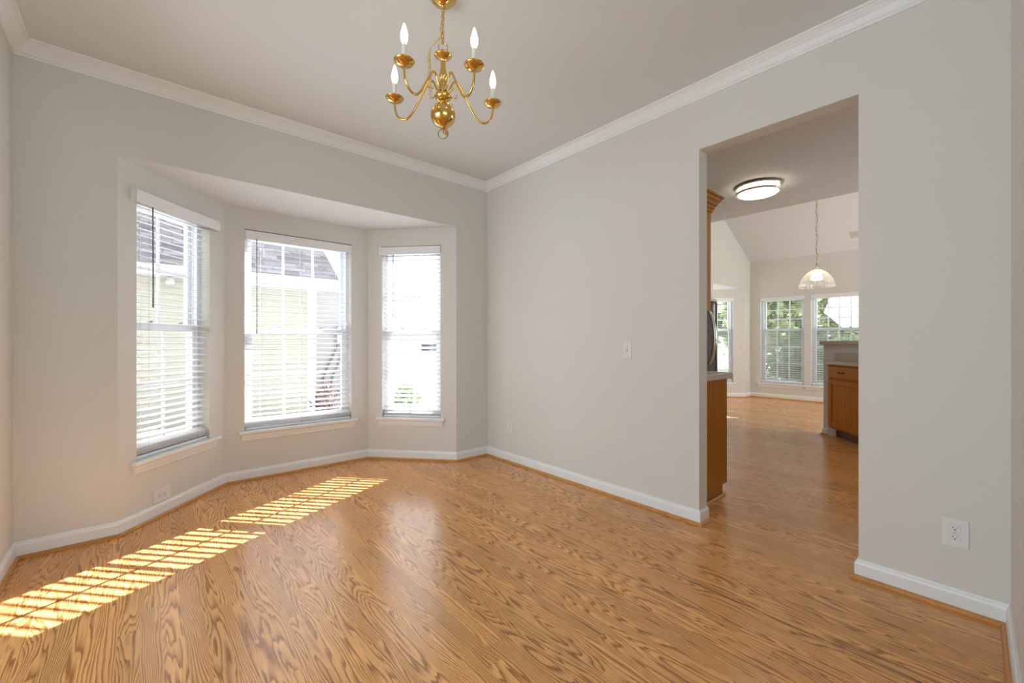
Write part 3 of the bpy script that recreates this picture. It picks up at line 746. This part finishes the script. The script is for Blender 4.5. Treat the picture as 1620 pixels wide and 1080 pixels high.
for r, z in prof: rg.append([dm.bm.verts.new(((r+0.0025*(1 if k % 2 else -1))*math.cos(2*PI*k/seg), (r+0.0025*(1 if k % 2 else -1))*math.sin(2*PI*k/seg), z)) for k in range(seg)])
for a, b in zip(rg, rg[1:]):
    for k in range(seg): dm.bm.faces.new((a[k], b[k], b[(k+1) % seg], a[(k+1) % seg]))
ds = dm.build('glass_shade', 'dome', pd); ds.modifiers.new('thick', 'SOLIDIFY').thickness = 0.003
MB().ringtube((0, 0, 2.012), 0.207, 0.004, (0, 0, 1), 40).build('shade_band', 'nickel', pd)
MB().lathe([(0, 2.20), (0.02, 2.19), (0.055, 2.13), (0.075, 2.09), (0.07, 2.06), (0.04, 2.04), (0, 2.035)], seg=20).build('bulb', 'pbulb', pd)

# slotted air register on the sloping ceiling
sl = math.atan(0.53)
rg_ = thing('air_register', 'beige slotted air register on the sloping far ceiling', 'vent', (6.60, -1.75, vault_z(6.60)))
rg_.rotation_euler = (0, sl, 0)
MB().box(-0.085, 0.085, -0.36, 0.0, -0.010, 0.0, 0.002).build('frame', 'register', rg_)
s_ = MB()
for k in range(7): s_.box(-0.06+k*0.018, -0.05+k*0.018, -0.33, -0.03, -0.014, -0.010)
s_.build('louvers', 'register', rg_)

# half wall with raised bar, angled end cabinet, lower counter
struct(MB().box(3.72, 3.83, -5.2, -1.993, 0, 1.111).build('wall_half', 'wall'), 'low half wall carrying the raised bar', 'wall')
sweep([(3.83, -1.993), (3.72, -1.993), (3.72, -2.036)][::1], base_prof(0.085), ['baseboard_half_end', 'baseboard_half'], 'trim')
sweep([(3.83, -1.993), (3.72, -1.993), (3.72, -2.036)][::1], shoe_prof(), None, 'shoe')
tag(MB().box(3.66, 4.05, -5.2, -1.962, 1.1115, 1.158, 0.008).build('bar_top', 'counter'), 'raised beige bar top on the half wall beyond the doorway', 'countertop')
ang = math.atan2(-0.56, -0.62)
cab = thing('corner_cabinet', 'orange oak angled cabinet with a drawer over a door, below the raised bar', 'cabinet', (3.715, -2.045, 0), 0)
ex, ey = 3.09-3.715, -2.61+2.045
MB().prism([(0, 0), (0, -0.70), (ex, -0.70), (ex, ey)], 0.10, 0.872, 2).build('body', 'cab', cab)
un = Vector((ex, ey)).normalized(); nn = Vector((un.y, -un.x))
if nn.dot(Vector((-1, 0.2))) < 0: nn = -nn
kp = [(-nn*0.055+un*0.05), Vector((0, -0.12)), Vector((0, -0.70)), Vector((ex, -0.70)), Vector((ex, ey))-nn*0.055+un*0.0]
MB().prism([(p.x, p.y) for p in kp], 0.0, 0.10, 2).build('toe_kick', 'kick', cab)
Lf = math.hypot(ex, ey)
fa = math.atan2(un.y, un.x)
def face_part(name, m, build, parent):
    o = build.build(name, m, parent); return o
def on_face(s0, s1, z0, z1, d0, d1, bevel=0.0):
    """box on the angled front: s along the front from its far end, d out of the front"""
    b = MB(); b.box(s0, s1, d0, d1, z0, z1, bevel)
    Rm = Matrix(((un.x, nn.x, 0, 0), (un.y, nn.y, 0, 0), (0, 0, 1, 0), (0, 0, 0, 1)))
    b.bm.transform(Rm); return b
drw = on_face(0.022, Lf-0.03, 0.715, 0.850, 0.0005, 0.020, 0.004).build('drawer', 'cab', cab)
hb = MB()
hp = [(0.30, 0.020, 0.785), (0.302, 0.040, 0.783), (0.33, 0.047, 0.777), (0.37, 0.047, 0.777), (0.398, 0.040, 0.783), (0.40, 0.020, 0.785)]
off = 0.075
hp = [(p[0]-off, p[1], p[2]) for p in hp]
hb.tube([Vector((un.x*p[0]+nn.x*p[1], un.y*p[0]+nn.y*p[1], p[2])) for p in hp], 0.006, 8)
hb.build('pull', 'darkmetal', drw)
dz0, dz1 = 0.125, 0.690
dor = on_face(0.022, Lf-0.03, dz0, dz1, 0.0005, 0.012).build('door', 'cab', cab)
b = MB(); st = 0.058
for (s0, s1, z0, z1) in ((0.022, 0.022+st, dz0, dz1), (Lf-0.03-st, Lf-0.03, dz0, dz1), (0.022+st, Lf-0.03-st, dz0, dz0+st), (0.022+st, Lf-0.03-st, dz1-st, dz1)):
    b.box(s0, s1, 0.012, 0.022, z0, z1, 0.003)
b.bm.transform(Matrix(((un.x, nn.x, 0, 0), (un.y, nn.y, 0, 0), (0, 0, 1, 0), (0, 0, 0, 1))))
b.build('door_frame', 'cab', dor)
q0 = Vector((3.715, -2.045)); f0 = q0 + nn*0.028; f1 = Vector((3.09, -2.61)) + nn*0.028
cm = MB(); cm.prism([(3.7195, -2.028), (f0.x, f0.y+0.004), (f1.x, f1.y), (3.06, -5.2), (3.7195, -5.2)], 0.873, 0.913, 2)
tag(cm.build('countertop', 'counter'), 'lower beige countertop on the angled oak cabinet', 'countertop')
tag(MB().box(3.700, 3.719, -5.2, -2.100, 0.914, 1.012, 0.003).build('backsplash', 'splash'), 'low tan backsplash strip on the half wall above the oak cabinet', 'backsplash')
bx = thing('base_cabinet', 'oak base cabinet run continuing from the angled cabinet', 'cabinet', (3.09, -5.2, 0))
MB().box(0.0, 0.625, 0.0, 2.44, 0.10, 0.872).build('body', 'cab', bx); MB().box(0.06, 0.625, 0.0, 2.44, 0.0, 0.10).build('toe_kick', 'kick', bx)

# ------------------------------------------------------------------ outdoors
GZ = -0.35
struct(MB().box(-40, 60, -30, 60, GZ-0.2, GZ).build('ground', 'ground'), 'pale ground outside the windows', 'ground')
# house next door
hs = thing('house', 'cream sided house with a grey shingle roof outside the bay', 'house', (0, 0, 0))
MB().box(-11.0, 0.0, 6.0, 13.5, GZ, 2.30).build('wall', 'siding', hs)
rf = MB(); rf.prism([(5.60, 2.42), (9.75, 5.53), (13.90, 2.42), (13.90, 2.32), (9.75, 5.40), (5.60, 2.32)], -11.4, 0.445, 0); rf.build('roof', 'shingle', hs)
MB().prism([(6.0, 2.30), (13.5, 2.30), (9.75, 5.2)], -11.0, 0.0, 0).build('gable', 'siding', hs)
f = MB(); f.box(-11.4, 0.445, 5.585, 5.61, 2.25, 2.42); f.box(-11.4, 0.445, 5.61, 6.0, 2.25, 2.27); f.build('fascia', 'fascia', hs)
gt = MB(); gt.prism([(5.585, 2.30), (5.48, 2.32), (5.47, 2.405), (5.585, 2.405)], -11.4, 0.50, 0); gt.build('gutter', 'fascia', hs)
MB().box(-0.09, 0.012, 5.985, 6.05, GZ, 2.25).build('corner_board', 'fascia', hs)
lt = MB(); lt.lathe([(0, 0.10), (0.04, 0.09), (0.07, 0.0), (0.05, -0.03), (0, -0.03)], (-2.30, 5.80, 2.15), 14); lt.build('eave_lamp', 'meter', hs)
wg = thing('garage', 'white sided wing set back behind the cream house corner', 'house', (0, 0, 0))
MB().box(0.02, 3.4, 7.5, 13.0, GZ, 2.42).build('wall', 'siding2', wg)
MB().box(0.02, 3.5, 7.42, 13.0, 2.42, 2.50).build('fascia', 'fascia', wg)
MB().box(0.44, 0.52, 7.44, 7.5, GZ, 2.42).build('downspout', 'meter', wg)
mtb = thing('meter_box', 'grey electric meter with two dark conduits on the white wing', 'meter box', (1.10, 7.5, 0))
MB().box(-0.12, 0.12, -0.14, -0.001, 1.12, 1.50, 0.01).build('box', 'meter', mtb)
MB().lathe([(0, 0), (0.085, 0), (0.085, 0.05), (0.06, 0.075), (0, 0.08)], seg=20).build('dial', 'glass', mtb).matrix_local = Matrix.Translation((0.0, -0.14, 1.36)) @ Matrix.Rotation(PI/2, 4, 'X')
c = MB(); c.tube(spline([(-0.06, -0.05, 1.14), (-0.12, -0.06, 0.95), (-0.28, -0.06, 0.60), (-0.42, -0.05, 0.20), (-0.45, -0.05, GZ)], 6), 0.022, 8); c.build('conduit', 'cable', mtb)
c = MB(); c.tube(spline([(0.04, -0.05, 1.14), (0.02, -0.06, 0.85), (-0.08, -0.06, 0.55), (-0.22, -0.05, 0.18), (-0.26, -0.05, GZ)], 6), 0.022, 8); c.build('conduit', 'cable', mtb)

def foliage(n, size, ell, c, m, name, parent, seed=1, lumps=9, flat=1.0):
    rs = np.random.RandomState(seed); b = MB()
    cs = rs.normal(size=(lumps, 3)); cs /= np.linalg.norm(cs, axis=1)[:, None]; cs *= rs.uniform(0.25, 0.62, (lumps, 1))
    for i in range(n):
        k = rs.randint(lumps); d = rs.normal(size=3); d /= np.linalg.norm(d); p = cs[k] + d*0.42*rs.uniform(0.55, 1.0)
        p = np.array(c) + p*np.array(ell)
        u = rs.normal(size=3); u /= np.linalg.norm(u); v = np.cross(u, rs.normal(size=3)); v /= np.linalg.norm(v)
        s = size*rs.uniform(0.6, 1.3)
        q = [p-u*s, p+v*s*0.45, p+u*s, p-v*s*0.45]
        b.bm.faces.new([b.bm.verts.new(t) for t in q])
    return b.build(name, m, parent, fix=False)
def tree(x, y, h, r, m, label, seed, n=2600, leaf=0.16, name='tree', group=None, trunk=True, zc=0.60):
    t = thing(name, label, 'tree' if name == 'tree' else 'shrub', (x, y, GZ), 0, group)
    foliage(n, leaf, (r, r, h*(1-zc)), (0, 0, h*zc), m, 'crown', t, seed)
    if trunk: MB().tube([(0, 0, 0), (0.05, 0, h*0.3), (0, 0.05, h*0.62)], [h*0.022, h*0.017, h*0.009], 8).build('trunk', 'bark', t)
    return t
tree(-0.62, 3.05, 1.12, 0.30, 'leafR', 'dark burgundy shrub outside the middle bay window', 3, 1500, 0.035, 'shrub', None, False, 0.5)
tree(0.35, 2.55, 0.95, 0.42, 'leafB', 'low dark shrub outside the bay window nearest the corner', 4, 1500, 0.045, 'shrub', None, False, 0.5)
# white car on the drive beyond
def car(x, y, rz, label):
    o = thing('car', label, 'car', (x, y, GZ), rz)
    side = [(-2.2, 0.35), (-2.25, 0.75), (-2.05, 1.0), (-1.3, 1.05), (-0.75, 1.45), (0.75, 1.48), (1.5, 1.05), (2.15, 0.95), (2.25, 0.6), (2.2, 0.35)]
    b = MB(); b.prism(side, -0.88, 0.88, 1); b.build('body', 'carwhite', o)
    gl_ = MB(); gl_.prism([(-1.15, 1.08), (-0.70, 1.40), (0.70, 1.42), (1.28, 1.08)], -0.886, 0.886, 1); gl_.build('side_windows', 'carglass', o)
    ws = MB(); ws.quad((0.80, -0.78, 1.455), (0.80, 0.78, 1.455), (1.47, 0.80, 1.085), (1.47, -0.80, 1.085)); ws.build('windshield', 'carglass', o).location = (0.006, 0, 0.006)
    for sx in (-1.4, 1.4):
        for sy in (-0.82, 0.82):
            w_ = MB().lathe([(0, -0.1), (0.2, -0.11), (0.33, -0.10), (0.34, 0), (0.33, 0.10), (0.2, 0.11), (0, 0.1)], seg=24).build('wheel', 'rubber', o)
            w_.matrix_local = Matrix.Translation((sx, sy, 0.34)) @ Matrix.Rotation(PI/2, 4, 'X')
    return o
car(6.2, 12.2, 2.6, 'white car parked far outside the bay window nearest the corner')
# trees outside the breakfast room
TG = 'trees outside the breakfast room'
for i, (x, y, h, r, m, lb) in enumerate([
        (12.6, 1.9, 8.5, 2.4, 'leafA', 'pale green tree standing beyond the far bay window'),
        (13.4, -1.6, 7.5, 1.7, 'leafB', 'dark green tree right behind the far window beside the gable corner'),
        (16.2, -4.6, 9.0, 2.5, 'leafB', 'dark green tree behind the white umbrella'),
        (17.6, 0.2, 8.0, 2.2, 'leafA', 'light green tree at the back beyond the far windows'),
        (11.2, 4.6, 6.0, 1.6, 'leafB', 'dark green tree seen past the refrigerator')]):
    tree(x, y, h, r, m, lb, 20+i, 6500, 0.19, 'tree', TG, True, 0.52)
bkd = thing('hedge', 'tall dense screen of evergreens at the back of the yard', 'hedge', (23.0, -1.0, GZ))
foliage(9000, 0.34, (1.6, 13.0, 3.6), (0, 0, 3.0), 'leafB', 'leaves', bkd, 33, 60)
hd = thing('hedge', 'long clipped hedge outside the far breakfast windows', 'hedge', (10.6, -1.5, GZ))
foliage(9000, 0.10, (0.8, 3.2, 1.15), (0, 0, 0.95), 'leafB', 'leaves', hd, 31, 26)
um = thing('patio_umbrella', 'white octagonal patio umbrella outside the window behind the raised bar', 'umbrella', (9.35, -1.62, GZ))
cn = MB(); apex = cn.bm.verts.new((0, 0, 0.30)); rim = [cn.bm.verts.new((0.85*math.cos(2*PI*k/8+0.3), 0.85*math.sin(2*PI*k/8+0.3), 0)) for k in range(8)]
for k in range(8): cn.bm.faces.new((apex, rim[k], rim[(k+1) % 8]))
co = cn.build('canopy', 'canvas', um, False); co.modifiers.new('thick', 'SOLIDIFY').thickness = 0.01
co.matrix_local = Matrix.Translation((-0.1, 0, 2.35)) @ Matrix.Rotation(math.radians(-48), 4, 'Y')
MB().tube([(0, 0, 0), (0, 0, 2.35)], 0.022, 10).build('pole', 'fascia', um)
MB().lathe([(0, 0), (0.26, 0), (0.26, 0.05), (0.05, 0.09), (0.04, 0.25), (0, 0.25)], seg=20).build('base', 'meter', um)
